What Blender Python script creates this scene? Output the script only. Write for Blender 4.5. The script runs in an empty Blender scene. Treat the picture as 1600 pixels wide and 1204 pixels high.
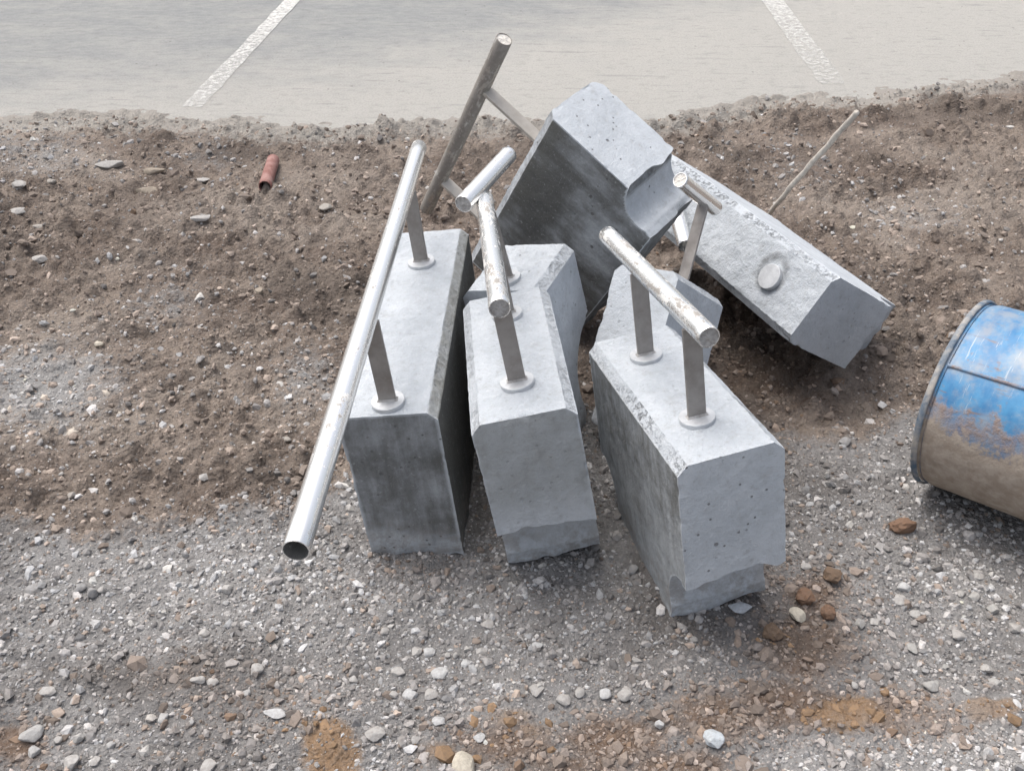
import bpy, bmesh, math, random
import numpy as np
from mathutils import Matrix, Vector

# ------------------------------------------------------------------ camera, sky, sun, exposure
scene = bpy.context.scene
CAM_H = 1.6
FPX = 1500.0                                   # focal length in pixels of a 1600 px wide picture
PITCH = math.atan(1060.0 / 1500.0)
cam_data = bpy.data.cameras.new('camera')
cam_data.sensor_width = 36.0
cam_data.lens = 36.0 * FPX / 1600.0
cam_data.clip_start = 0.05
cam_data.clip_end = 500.0
cam = bpy.data.objects.new('camera', cam_data)
cam.location = (0, 0, CAM_H)
cam.rotation_euler = (math.pi / 2 - PITCH, 0, 0)
scene.collection.objects.link(cam)
scene.camera = cam

SUN_ELEV, SUN_AZ = math.radians(67), math.radians(-52)     # azimuth clockwise from +Y
world = bpy.data.worlds.new('World')
scene.world = world
world.use_nodes = True
wn, wl = world.node_tree.nodes, world.node_tree.links
wn.clear()
w_out = wn.new('ShaderNodeOutputWorld')
w_bg = wn.new('ShaderNodeBackground')
w_sky = wn.new('ShaderNodeTexSky')
w_sky.sky_type = 'NISHITA'
w_sky.sun_disc = False
w_sky.sun_elevation = SUN_ELEV
w_sky.sun_rotation = SUN_AZ
w_sky.dust_density = 7.0
w_hsv = wn.new('ShaderNodeHueSaturation')      # cloud cover: the blue is nearly gone
w_hsv.inputs['Saturation'].default_value = 0.5
wl.new(w_sky.outputs[0], w_hsv.inputs['Color'])
wl.new(w_hsv.outputs[0], w_bg.inputs['Color'])
w_bg.inputs['Strength'].default_value = 0.15
wl.new(w_bg.outputs[0], w_out.inputs[0])

sun_data = bpy.data.lights.new('sun', 'SUN')
sun_data.energy = 0.6
sun_data.angle = math.radians(40)
sun_data.color = (1.0, 0.98, 0.94)
sun = bpy.data.objects.new('sun', sun_data)
sd = Vector((math.sin(SUN_AZ) * math.cos(SUN_ELEV), math.cos(SUN_AZ) * math.cos(SUN_ELEV), math.sin(SUN_ELEV)))
sun.rotation_euler = sd.to_track_quat('Z', 'Y').to_euler()
sun.location = sd * 20
scene.collection.objects.link(sun)

vs = scene.view_settings
vs.view_transform = 'Standard'
vs.look = 'None'
vs.exposure = 0.63
vs.gamma = 1.0
vs.use_curve_mapping = False

C = scene.collection
RNG = np.random.default_rng(7)

# ------------------------------------------------------------------ helpers
FW = np.array([0, math.cos(PITCH), -math.sin(PITCH)])
UP = np.array([0, math.sin(PITCH), math.cos(PITCH)])
RT = np.array([1.0, 0, 0])
EYE = np.array([0, 0, CAM_H])

def at(x, y, z=None, depth=None):
    """World point seen at photograph pixel (x, y), at height z or at a given depth."""
    d = FW + RT * (x - 800) / FPX - UP * (y - 602) / FPX
    s = depth if depth is not None else (z - CAM_H) / d[2]
    return EYE + d * s

def pix(P):
    d = P - EYE
    z = np.maximum(d @ FW, 0.05)
    return 800 + FPX * (d @ RT) / z, 602 - FPX * (d @ UP) / z

def _h(ix, iy, iz, seed):
    n = (ix.astype(np.int64) * 374761393 + iy.astype(np.int64) * 668265263 + iz.astype(np.int64) * 2147483647 + seed * 1274126177) & 0xffffffff
    n = ((n ^ (n >> 13)) * 1274126177) & 0xffffffff
    n = ((n ^ (n >> 16)) * 2246822519) & 0xffffffff
    return ((n ^ (n >> 15)) & 0xffffff) / float(0xffffff)

def noise3(x, y, z, seed=0):
    x0, y0, z0 = np.floor(x), np.floor(y), np.floor(z)
    fx, fy, fz = x - x0, y - y0, z - z0
    fx, fy, fz = [f * f * (3 - 2 * f) for f in (fx, fy, fz)]
    r = 0
    for i in (0, 1):
        for j in (0, 1):
            for k in (0, 1):
                w = (fx if i else 1 - fx) * (fy if j else 1 - fy) * (fz if k else 1 - fz)
                r = r + w * _h(x0 + i, y0 + j, z0 + k, seed)
    return r * 2 - 1

def noise2(x, y, seed=0):
    x0, y0 = np.floor(x), np.floor(y)
    fx, fy = x - x0, y - y0
    fx, fy = fx * fx * (3 - 2 * fx), fy * fy * (3 - 2 * fy)
    zz = np.zeros_like(x0)
    a = _h(x0, y0, zz, seed); b = _h(x0 + 1, y0, zz, seed)
    c = _h(x0, y0 + 1, zz, seed); d = _h(x0 + 1, y0 + 1, zz, seed)
    return ((a * (1 - fx) + b * fx) * (1 - fy) + (c * (1 - fx) + d * fx) * fy) * 2 - 1

def fbm2(x, y, oct=4, seed=0):
    r, a = 0, 1.0
    for o in range(oct):
        ca, sa = math.cos(o * 0.9), math.sin(o * 0.9)
        r = r + a * noise2((x * ca - y * sa) * 2 ** o, (x * sa + y * ca) * 2 ** o, seed + o * 17)
        a *= 0.5
    return r

def sstep(a, b, x):
    t = np.clip((x - a) / (b - a), 0, 1)
    return t * t * (3 - 2 * t)

def link(name, me, mat=None, parent=None):
    o = bpy.data.objects.new(name, me)
    C.objects.link(o)
    if mat is not None:
        me.materials.clear(); me.materials.append(mat)
    if parent is not None:
        o.parent = parent
    return o

def tag(o, label=None, cat=None, group=None, kind=None):
    if label: o['label'] = label
    if cat: o['category'] = cat
    if group: o['group'] = group
    if kind: o['kind'] = kind
    return o

def bm_mesh(name, bm, smooth=False):
    me = bpy.data.meshes.new(name)
    bm.normal_update()
    bm.to_mesh(me); bm.free()
    if smooth:
        me.polygons.foreach_set('use_smooth', [True] * len(me.polygons))
    return me

def fast_mesh(name, verts, faces, smooth=False):
    """verts (n,3), faces (m,k) arrays with constant k."""
    me = bpy.data.meshes.new(name)
    n, (m, k) = len(verts), faces.shape
    me.vertices.add(n); me.vertices.foreach_set('co', np.ascontiguousarray(verts, dtype=np.float32).ravel())
    me.loops.add(m * k); me.loops.foreach_set('vertex_index', np.ascontiguousarray(faces, dtype=np.int32).ravel())
    me.polygons.add(m)
    me.polygons.foreach_set('loop_start', np.arange(0, m * k, k, dtype=np.int32))
    me.polygons.foreach_set('loop_total', np.full(m, k, dtype=np.int32))
    me.polygons.foreach_set('use_smooth', np.full(m, smooth))
    me.update(calc_edges=True)
    return me

def fattr(me, name, vals):
    a = me.attributes.new(name, 'FLOAT', 'POINT')
    a.data.foreach_set('value', np.ascontiguousarray(vals, dtype=np.float32))

def cattr(me, name, cols):
    a = me.attributes.new(name, 'FLOAT_COLOR', 'POINT')
    c = np.ones((len(cols), 4), dtype=np.float32); c[:, :3] = cols
    a.data.foreach_set('color', c.ravel())

# ---- node building
class NT:
    def __init__(self, name):
        self.mat = bpy.data.materials.new(name)
        self.mat.use_nodes = True
        self.n, self.l = self.mat.node_tree.nodes, self.mat.node_tree.links
        self.bsdf = self.n['Principled BSDF']
        self.out = self.n['Material Output']
    def new(self, t, **kw):
        nd = self.n.new(t)
        for k, v in kw.items(): setattr(nd, k, v)
        return nd
    def put(self, sock, v):
        if hasattr(v, 'links') or isinstance(v, bpy.types.NodeSocket): self.l.new(v, sock)
        else: sock.default_value = v
    def coord(self, kind='Object'):
        return self.new('ShaderNodeTexCoord').outputs[kind]
    def mapping(self, vec, scale=(1, 1, 1), rot=(0, 0, 0)):
        m = self.new('ShaderNodeMapping'); self.l.new(vec, m.inputs['Vector'])
        m.inputs['Scale'].default_value = scale; m.inputs['Rotation'].default_value = rot
        return m.outputs[0]
    def noise(self, vec, scale, detail=4, rough=0.55, dist=0):
        t = self.new('ShaderNodeTexNoise'); self.l.new(vec, t.inputs['Vector'])
        t.inputs['Scale'].default_value = scale; t.inputs['Detail'].default_value = detail
        t.inputs['Roughness'].default_value = rough; t.inputs['Distortion'].default_value = dist
        return t.outputs['Fac']
    def voronoi(self, vec, scale, feature='F1', out='Distance', rnd=1.0):
        t = self.new('ShaderNodeTexVoronoi', feature=feature); self.l.new(vec, t.inputs['Vector'])
        t.inputs['Scale'].default_value = scale; t.inputs['Randomness'].default_value = rnd
        return t.outputs[out]
    def ramp(self, v, a, b, lo=0.0, hi=1.0):
        t = self.new('ShaderNodeMapRange', interpolation_type='SMOOTHSTEP'); self.put(t.inputs['Value'], v)
        t.inputs['From Min'].default_value = a; t.inputs['From Max'].default_value = b
        t.inputs['To Min'].default_value = lo; t.inputs['To Max'].default_value = hi
        return t.outputs[0]
    def math(self, op, a, b=0.0):
        t = self.new('ShaderNodeMath', operation=op); self.put(t.inputs[0], a); self.put(t.inputs[1], b)
        return t.outputs[0]
    def mix(self, f, a, b, blend='MIX'):
        t = self.new('ShaderNodeMix', data_type='RGBA', blend_type=blend)
        self.put(t.inputs[0], f); self.put(t.inputs[6], a if not isinstance(a, tuple) else (*a, 1)); self.put(t.inputs[7], b if not isinstance(b, tuple) else (*b, 1))
        return t.outputs[2]
    def attr(self, name, out='Fac'):
        return self.new('ShaderNodeAttribute', attribute_name=name).outputs[out]
    def bump(self, h, strength, dist, normal=None):
        t = self.new('ShaderNodeBump'); self.put(t.inputs['Height'], h)
        t.inputs['Strength'].default_value = strength; t.inputs['Distance'].default_value = dist
        if normal is not None: self.l.new(normal, t.inputs['Normal'])
        return t.outputs[0]
    def xyz(self, vec):
        s = self.new('ShaderNodeSeparateXYZ'); self.l.new(vec, s.inputs[0]); return s.outputs
    def done(self, color, rough=0.9, metal=0.0, normal=None, spec=0.3):
        self.put(self.bsdf.inputs['Base Color'], color if not isinstance(color, tuple) else (*color, 1))
        self.put(self.bsdf.inputs['Roughness'], rough); self.put(self.bsdf.inputs['Metallic'], metal)
        self.bsdf.inputs['Specular IOR Level'].default_value = spec
        if normal is not None: self.l.new(normal, self.bsdf.inputs['Normal'])
        return self.mat

# ------------------------------------------------------------------ materials
def mat_ground():
    t = NT('soil_and_gravel'); p = t.coord('Object')
    g, br, oc = t.attr('gravel'), t.attr('brown'), t.attr('ochre')
    n1 = t.noise(p, 3.0, 6, 0.6); n2 = t.noise(p, 26, 5, 0.65); n3 = t.noise(p, 110, 4, 0.7)
    soil = t.mix(t.ramp(n1, 0.35, 0.65), (0.165, 0.127, 0.103), (0.285, 0.235, 0.195))
    soil = t.mix(t.ramp(n2, 0.35, 0.7, 0, 0.55), soil, (0.095, 0.077, 0.067))
    grey = t.mix(t.ramp(n2, 0.3, 0.7), (0.185, 0.180, 0.177), (0.29, 0.285, 0.281))
    gm = t.ramp(t.math('ADD', g, t.math('MULTIPLY', t.math('SUBTRACT', n2, 0.5), 0.8)), 0.3, 0.7)
    col = t.mix(gm, soil, grey)
    bm_ = t.ramp(t.math('ADD', br, t.math('MULTIPLY', t.math('SUBTRACT', n2, 0.5), 0.9)), 0.35, 0.75, 0, 0.85)
    col = t.mix(bm_, col, (0.15, 0.095, 0.062))
    om = t.ramp(t.math('ADD', oc, t.math('MULTIPLY', t.math('SUBTRACT', n2, 0.5), 0.6)), 0.35, 0.7, 0, 0.95)
    col = t.mix(om, col, t.mix(n3, (0.225, 0.14, 0.08), (0.33, 0.22, 0.13)))
    col = t.mix(t.ramp(n3, 0.35, 0.7, 0.0, 0.45), col, t.mix(0.5, col, (0.33, 0.31, 0.29)))
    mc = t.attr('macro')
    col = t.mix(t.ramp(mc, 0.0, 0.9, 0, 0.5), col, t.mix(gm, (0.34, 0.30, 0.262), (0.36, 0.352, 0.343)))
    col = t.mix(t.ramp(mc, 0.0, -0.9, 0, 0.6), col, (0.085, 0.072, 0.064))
    ed = t.ramp(t.math('ADD', t.attr('edge_dust'), t.math('MULTIPLY', t.math('SUBTRACT', n2, 0.5), 1.2)), 0.25, 0.75, 0, 0.9)
    col = t.mix(ed, col, (0.36, 0.34, 0.31))
    v = t.voronoi(p, 90)
    hgt = t.math('ADD', t.math('MULTIPLY', t.math('SUBTRACT', 0.6, v), 0.6), n3)
    nrm = t.bump(hgt, 1.0, 0.012)
    return t.done(col, 0.95, normal=nrm, spec=0.15)

def mat_stones(name='crushed_stone'):
    t = NT(name); p = t.coord('Object')
    c = t.attr('tint', 'Color')
    n = t.noise(p, 160, 4, 0.65)
    col = t.mix(t.ramp(n, 0.3, 0.7, 0, 0.35), c, (0.16, 0.13, 0.11))
    return t.done(col, 0.92, normal=t.bump(n, 0.5, 0.003), spec=0.2)

def mat_road():
    t = NT('dusty_asphalt'); p = t.coord('Object')
    ps = t.mapping(p, (1.0, 1.7, 1.0), (0, 0, 0.12))
    n0 = t.noise(p, 0.45, 4, 0.5); n1 = t.noise(ps, 2.6, 6, 0.62); n2 = t.noise(ps, 14, 5, 0.6); n3 = t.noise(p, 95, 4, 0.85); n5 = t.noise(t.mapping(p, (0.7, 6, 1), (0, 0, 0.2)), 3.2, 4, 0.6)
    d = t.attr('dust')
    f = t.math('ADD', d, t.math('ADD', t.math('MULTIPLY', t.math('SUBTRACT', n0, 0.5), 0.5), t.math('MULTIPLY', t.math('SUBTRACT', n1, 0.5), 0.9)))
    col = t.mix(t.ramp(f, 0.1, 0.9), (0.285, 0.297, 0.297), (0.455, 0.444, 0.415))
    col = t.mix(t.ramp(n2, 0.42, 0.75, 0, 0.30), col, (0.47, 0.455, 0.43))
    col = t.mix(t.ramp(n2, 0.5, 0.25, 0, 0.35), col, (0.215, 0.21, 0.20))
    col = t.mix(t.ramp(n3, 0.46, 0.72, 0, 0.55), col, (0.16, 0.16, 0.155))
    col = t.mix(t.math('MULTIPLY', t.ramp(n5, 0.58, 0.66), t.ramp(n1, 0.45, 0.6, 0, 0.4)), col, (0.20, 0.205, 0.205))
    vv = t.voronoi(p, 17); vc = t.xyz(t.voronoi(p, 17, out='Color'))[0]
    col = t.mix(t.math('MULTIPLY', t.ramp(vv, 0.13, 0.08), t.ramp(vc, 0.93, 0.95, 0, 0.75)), col, (0.13, 0.125, 0.12))
    nrm = t.bump(t.math('ADD', n3, t.math('MULTIPLY', n2, 1.5)), 0.9, 0.012)
    return t.done(col, 0.9, normal=nrm, spec=0.15)

def mat_line():
    t = NT('worn_road_paint'); p = t.coord('Object')
    n1 = t.noise(p, 30, 6, 0.75); n2 = t.noise(p, 140, 3, 0.8); n0 = t.noise(p, 3.0, 3)
    wear = t.attr('wear')
    m = t.ramp(t.math('ADD', wear, t.math('ADD', t.math('MULTIPLY', t.math('SUBTRACT', n1, 0.5), 1.3), t.math('MULTIPLY', t.math('SUBTRACT', n2, 0.5), 0.5))), 0.25, 0.95)
    col = t.mix(n0, (0.62, 0.62, 0.60), (0.52, 0.515, 0.49))
    m_ = t.done(col, 0.85)
    tr = t.new('ShaderNodeBsdfTransparent'); mx = t.new('ShaderNodeMixShader')
    t.l.new(m, mx.inputs[0]); t.l.new(t.bsdf.outputs[0], mx.inputs[1]); t.l.new(tr.outputs[0], mx.inputs[2])
    t.l.new(mx.outputs[0], t.out.inputs['Surface'])
    return m_

def mat_concrete():
    t = NT('precast_concrete'); p = t.coord('Object')
    st, ol = t.attr('stain_and_dark'), t.attr('olive')
    n0 = t.noise(p, 5, 5, 0.6); n1 = t.noise(p, 24, 5, 0.65); n2 = t.noise(p, 130, 4, 0.7)
    col = t.mix(t.ramp(n0, 0.3, 0.7), (0.44, 0.475, 0.51), (0.535, 0.57, 0.605))
    col = t.mix(t.ramp(n1, 0.45, 0.75, 0, 0.4), col, (0.58, 0.605, 0.635))
    col = t.mix(t.ramp(n1, 0.5, 0.25, 0, 0.45), col, (0.36, 0.365, 0.37))
    col = t.mix(t.ramp(n2, 0.52, 0.75, 0, 0.3), col, (0.3, 0.3, 0.3))
    n6 = t.noise(p, 58, 5, 0.75)
    col = t.mix(t.ramp(n6, 0.54, 0.68, 0, 0.45), col, (0.33, 0.335, 0.34))
    col = t.mix(t.ramp(n6, 0.44, 0.32, 0, 0.45), col, (0.64, 0.66, 0.68))
    streak = t.noise(t.mapping(p, (9, 9, 1.6)), 4.0, 5, 0.6)
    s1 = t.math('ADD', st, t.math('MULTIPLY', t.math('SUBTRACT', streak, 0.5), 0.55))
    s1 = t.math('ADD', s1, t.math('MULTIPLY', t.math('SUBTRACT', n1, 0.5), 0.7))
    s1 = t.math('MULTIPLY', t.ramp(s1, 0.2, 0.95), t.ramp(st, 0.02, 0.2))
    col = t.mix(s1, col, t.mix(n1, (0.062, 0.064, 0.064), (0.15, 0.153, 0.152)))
    col = t.mix(t.math('MULTIPLY', ol, t.ramp(n1, 0.25, 0.6, 0.45, 1.0)), col, (0.20, 0.195, 0.16))
    # blow holes: a few round pits, and many pinholes
    v1 = t.voronoi(p, 26); v1c = t.xyz(t.voronoi(p, 26, out='Color'))[0]
    pit = t.math('MULTIPLY', t.ramp(v1, 0.15, 0.11), t.ramp(v1c, 0.90, 0.92))
    v2 = t.voronoi(p, 75); v2c = t.xyz(t.voronoi(p, 75, out='Color'))[1]
    pit2 = t.math('MULTIPLY', t.ramp(v2, 0.24, 0.16), t.ramp(v2c, 0.93, 0.95))
    pits = t.math('MULTIPLY', t.math('MAXIMUM', pit, pit2), t.attr('pits'))
    col = t.mix(t.math('MULTIPLY', pits, 0.72), col, (0.12, 0.12, 0.12))
    n4 = t.noise(p, 330, 3, 0.7)
    col = t.mix(t.ramp(n4, 0.60, 0.78, 0, 0.4), col, (0.20, 0.20, 0.20))
    col = t.mix(t.math('MULTIPLY', t.ramp(n4, 0.42, 0.26), 0.3), col, (0.66, 0.68, 0.70))
    spk = t.math('MULTIPLY', t.ramp(t.noise(p, 85, 4, 0.75), 0.58, 0.68), t.ramp(st, 0.3, 0.6))
    col = t.mix(t.math('MULTIPLY', spk, 0.7), col, (0.34, 0.35, 0.355))
    cr = t.math('MULTIPLY', t.attr('crumb'), t.ramp(t.noise(p, 95, 4, 0.7), 0.50, 0.60))
    col = t.mix(t.math('MULTIPLY', cr, 0.42), col, (0.15, 0.15, 0.145))
    mud = t.math('MULTIPLY', t.attr('mud'), t.ramp(t.noise(p, 34, 5, 0.75), 0.40, 0.60))
    col = t.mix(t.math('MULTIPLY', mud, 0.7), col, (0.25, 0.225, 0.20))
    h = t.math('SUBTRACT', t.math('ADD', t.math('MULTIPLY', n2, 0.7), n1), t.math('MULTIPLY', pits, 1.6))
    h = t.math('SUBTRACT', t.math('ADD', h, t.math('MULTIPLY', n4, 0.3)), t.math('MULTIPLY', cr, 1.3))
    nrm = t.bump(h, 0.8, 0.006)
    t.put(nrm.node.inputs['Strength'], t.ramp(t.attr('top'), 0.0, 1.0, 0.55, 1.0))
    return t.done(col, 0.9, normal=nrm, spec=0.2)

def mat_steel(name, dirt=0.3, base=(0.72, 0.71, 0.69), rough=0.22, film=0.4, shine=1.0):
    t = NT(name); p = t.coord('Object')
    n1 = t.noise(t.mapping(p, (6, 1.4, 6)), 7, 5, 0.65, 0.4); n2 = t.noise(p, 60, 4, 0.7); n0 = t.noise(t.mapping(p, (9, 2.2, 9)), 5, 5, 0.65)
    dm = t.ramp(t.math('ADD', n1, t.math('MULTIPLY', t.math('SUBTRACT', n2, 0.5), 0.5)), 0.66 - 0.4 * dirt, 0.76 - 0.36 * dirt)
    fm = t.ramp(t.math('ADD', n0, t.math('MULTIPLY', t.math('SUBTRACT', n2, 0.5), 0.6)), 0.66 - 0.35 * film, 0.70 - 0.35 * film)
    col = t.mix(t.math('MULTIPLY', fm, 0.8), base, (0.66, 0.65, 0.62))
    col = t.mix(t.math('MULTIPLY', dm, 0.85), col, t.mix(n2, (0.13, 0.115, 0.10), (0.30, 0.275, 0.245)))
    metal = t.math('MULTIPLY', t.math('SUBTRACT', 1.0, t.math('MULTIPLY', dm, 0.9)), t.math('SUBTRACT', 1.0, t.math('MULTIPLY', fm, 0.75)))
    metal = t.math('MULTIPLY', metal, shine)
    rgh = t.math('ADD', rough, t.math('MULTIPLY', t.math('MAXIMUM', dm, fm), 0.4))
    return t.done(col, rgh, metal, normal=t.bump(n2, 0.12, 0.001), spec=0.5)

def mat_bar(name, a, b, metal=0.55):
    t = NT(name); p = t.coord('Object')
    n1 = t.noise(p, 22, 5, 0.65); n2 = t.noise(p, 150, 3, 0.7)
    col = t.mix(t.ramp(n1, 0.3, 0.7), a, b)
    col = t.mix(t.ramp(n2, 0.58, 0.75, 0, 0.6), col, (0.38, 0.36, 0.34))
    return t.done(col, t.ramp(n1, 0.3, 0.7, 0.42, 0.7), metal, normal=t.bump(n2, 0.3, 0.001), spec=0.4)

def mat_simple(name, a, b, scale=30, rough=0.9, metal=0.0, bump=0.4):
    t = NT(name); p = t.coord('Object')
    n1 = t.noise(p, scale, 5, 0.65); n2 = t.noise(p, scale * 5, 3, 0.7)
    col = t.mix(t.ramp(n1, 0.3, 0.7), a, b)
    return t.done(col, rough, metal, normal=t.bump(t.math('ADD', n1, n2), bump, 0.003), spec=0.25)

def mat_drum():
    t = NT('muddy_blue_drum_paint'); p = t.coord('Object')
    x, y, z = t.xyz(p)[:3]
    n1 = t.noise(p, 7, 6, 0.65); n2 = t.noise(p, 34, 5, 0.7); n3 = t.noise(t.mapping(p, (2.0, 9, 9)), 3.0, 5, 0.6)
    blue = t.mix(t.ramp(n3, 0.3, 0.7), (0.02, 0.16, 0.36), (0.05, 0.25, 0.47))
    blue = t.mix(t.ramp(n1, 0.50, 0.68, 0, 0.7), blue, (0.33, 0.42, 0.50))
    blue = t.mix(t.ramp(n2, 0.60, 0.72, 0, 0.7), blue, (0.22, 0.17, 0.13))
    blue = t.mix(t.ramp(t.noise(p, 15, 6, 0.7), 0.38, 0.68, 0.05, 0.62), blue, (0.36, 0.345, 0.325))
    sc1 = t.noise(t.mapping(p, (1, 14, 1), (0.5, 0.0, 0.3)), 9, 4, 0.7); sc2 = t.noise(t.mapping(p, (16, 1.5, 16), (0, 0.4, 0.2)), 6, 4, 0.7)
    blue = t.mix(t.ramp(sc1, 0.62, 0.66, 0, 0.65), blue, (0.45, 0.50, 0.54))
    blue = t.mix(t.ramp(sc2, 0.63, 0.68, 0, 0.75), blue, (0.21, 0.145, 0.11))
    hm = t.attr('mud')
    m1 = t.math('ADD', hm, t.math('MULTIPLY', t.math('SUBTRACT', n1, 0.5), 0.7))
    m1 = t.math('ADD', m1, t.math('MULTIPLY', t.math('SUBTRACT', n2, 0.5), 0.85))
    mudc = t.mix(t.ramp(n2, 0.3, 0.7), (0.30, 0.245, 0.195), (0.43, 0.37, 0.31))
    mudc = t.mix(t.ramp(n1, 0.55, 0.75, 0, 0.5), mudc, (0.17, 0.14, 0.115))
    thin = t.mix(t.ramp(n2, 0.35, 0.65, 0.35, 0.9), blue, (0.26, 0.195, 0.165))
    col = t.mix(t.ramp(m1, 0.16, 0.36), blue, thin)
    col = t.mix(t.ramp(m1, 0.50, 0.68), col, mudc)
    # rust where an old sticker came off: a rounded frame
    rm = t.attr('rust')
    col = t.mix(t.ramp(t.math('ADD', rm, t.math('MULTIPLY', t.math('SUBTRACT', n2, 0.5), 1.4)), 0.45, 0.75, 0, 0.8), col, (0.20, 0.11, 0.075))
    rough = t.ramp(m1, 0.2, 0.6, 0.42, 0.95)
    return t.done(col, rough, normal=t.bump(t.math('MULTIPLY', n2, t.ramp(m1, 0.2, 0.6, 0.15, 1.0)), 0.6, 0.006), spec=0.4)

M_GROUND, M_STONE, M_ROAD, M_LINE, M_CONC = mat_ground(), mat_stones(), mat_road(), mat_line(), mat_concrete()
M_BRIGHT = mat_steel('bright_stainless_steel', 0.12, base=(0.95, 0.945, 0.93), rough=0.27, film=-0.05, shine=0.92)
M_SMEAR = mat_steel('smeared_stainless_steel', 0.30, base=(0.93, 0.925, 0.905), rough=0.27, film=0.2, shine=0.95)
M_DULL = mat_steel('dusty_dull_steel', 0.72, base=(0.5, 0.48, 0.45), rough=0.42, film=0.3)
M_BAR = mat_bar('grey_flat_bar_steel', (0.25, 0.23, 0.215), (0.38, 0.36, 0.34))
M_CREAM = mat_bar('cream_dusty_flat_bar', (0.38, 0.35, 0.31), (0.48, 0.45, 0.41), 0.25)
M_PLATE = mat_simple('dusty_plate_steel', (0.47, 0.485, 0.50), (0.60, 0.615, 0.63), 40, 0.5, 0.35, 0.25)
M_PLUG = mat_simple('rough_mortar_plug', (0.34, 0.32, 0.30), (0.58, 0.57, 0.56), 45, 0.85, 0.2, 0.9)
M_CAP = mat_simple('pale_end_cap', (0.62, 0.59, 0.54), (0.74, 0.71, 0.66), 40, 0.7, 0.0, 0.3)
M_BORE = mat_simple('dark_tube_bore', (0.16, 0.17, 0.18), (0.26, 0.27, 0.28), 30, 0.6, 0.5, 0.2)
M_ROD = mat_simple('weathered_rod', (0.46, 0.42, 0.37), (0.60, 0.56, 0.50), 40, 0.85, 0.1, 0.5)
M_RED = mat_simple('faded_red_tube', (0.21, 0.095, 0.08), (0.33, 0.20, 0.18), 25, 0.8, 0.0, 0.3)
M_DRUM = mat_drum()
M_RIM = mat_simple('worn_drum_rim', (0.09, 0.14, 0.20), (0.42, 0.39, 0.35), 24, 0.75, 0.1, 0.4)

# ------------------------------------------------------------------ ground
BND_PX = [(-900, 190), (0, 186), (150, 184), (300, 186), (420, 198), (520, 206), (640, 194), (820, 190), (1000, 192), (1100, 180), (1200, 162), (1330, 150), (1450, 138), (1600, 118), (2400, 60)]
BND = np.array([at(x, y, z=0)[:2] for x, y in BND_PX])

def road_edge(x):
    return np.interp(x, BND[:, 0], BND[:, 1])

def blob(px, py, cx, cy, rx, ry):
    return np.exp(-(((px - cx) / rx) ** 2 + ((py - cy) / ry) ** 2))

def zones(x, y):
    """How grey-gravelly, brown and ochre the ground is at (x, y)."""
    P = np.stack([x, y, np.zeros_like(x)], -1)
    px, py = pix(P)
    nb = fbm2(x * 2.2, y * 2.2, 4, 5)
    b = np.interp(px, [-300, 0, 150, 300, 430, 520, 640, 900, 1150, 1250, 1400, 1600, 1900], [760, 765, 800, 800, 770, 730, 690, 640, 640, 640, 640, 610, 600])
    g = sstep(-70, 70, py - b + nb * 55)
    g = np.maximum(g, 0.75 * blob(px, py, 60, 600, 170, 90))
    g = np.maximum(g, 0.55 * blob(px, py, 480, 590, 90, 80))
    g = np.maximum(g, 0.5 * blob(px, py, 60, 240, 160, 50))
    g = np.maximum(g, 0.45 * blob(px, py, 330, 250, 90, 40))
    g = np.maximum(g, 0.45 * blob(px, py, 1430, 340, 120, 40))
    g = np.maximum(g, 0.4 * blob(px, py, 1260, 270, 100, 60))
    g = np.maximum(g, 0.5 * blob(px, py, 260, 470, 100, 60))
    br = 0
    for c in ((20, 1165, 60, 45, .9), (790, 1160, 110, 55, .75), (960, 1150, 110, 50, .9), (1120, 1120, 120, 60, .8), (1260, 1010, 110, 90, .75), (1270, 930, 70, 45, .8), (1210, 905, 50, 30, .5),
              (1400, 1120, 130, 45, .9), (1060, 1195, 120, 40, .8), (1230, 1100, 150, 60, .75), (900, 1195, 140, 30, .7), (300, 1060, 130, 40, .45), (380, 1100, 150, 60, .4), (660, 890, 60, 25, .35), (1200, 580, 130, 90, .7), (1150, 480, 90, 80, .8)):
        br = np.maximum(br, c[4] * blob(px, py, *c[:4]))
    oc = 0
    for c in ((518, 1175, 56, 58, 1), (690, 1172, 70, 28, .6), (800, 1120, 60, 24, .65), (1325, 1115, 75, 34, 1), (1545, 1112, 55, 22, 1), (1240, 1005, 40, 25, .4), (840, 1140, 50, 25, .6)):
        oc = np.maximum(oc, c[4] * blob(px, py, *c[:4]))
    return g, br, oc, px, py

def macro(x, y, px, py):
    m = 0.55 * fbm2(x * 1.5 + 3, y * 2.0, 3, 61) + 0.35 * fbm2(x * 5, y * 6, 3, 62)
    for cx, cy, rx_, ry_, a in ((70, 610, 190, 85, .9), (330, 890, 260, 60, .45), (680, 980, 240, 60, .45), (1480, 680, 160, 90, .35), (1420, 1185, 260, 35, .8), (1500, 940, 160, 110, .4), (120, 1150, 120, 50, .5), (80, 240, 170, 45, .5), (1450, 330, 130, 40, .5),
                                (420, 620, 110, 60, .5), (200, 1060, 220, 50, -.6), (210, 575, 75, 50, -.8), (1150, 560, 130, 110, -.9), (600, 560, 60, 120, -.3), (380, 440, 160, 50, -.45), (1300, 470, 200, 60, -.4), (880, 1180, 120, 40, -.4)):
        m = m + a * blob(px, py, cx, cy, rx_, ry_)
    return np.clip(m, -1, 1)

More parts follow.
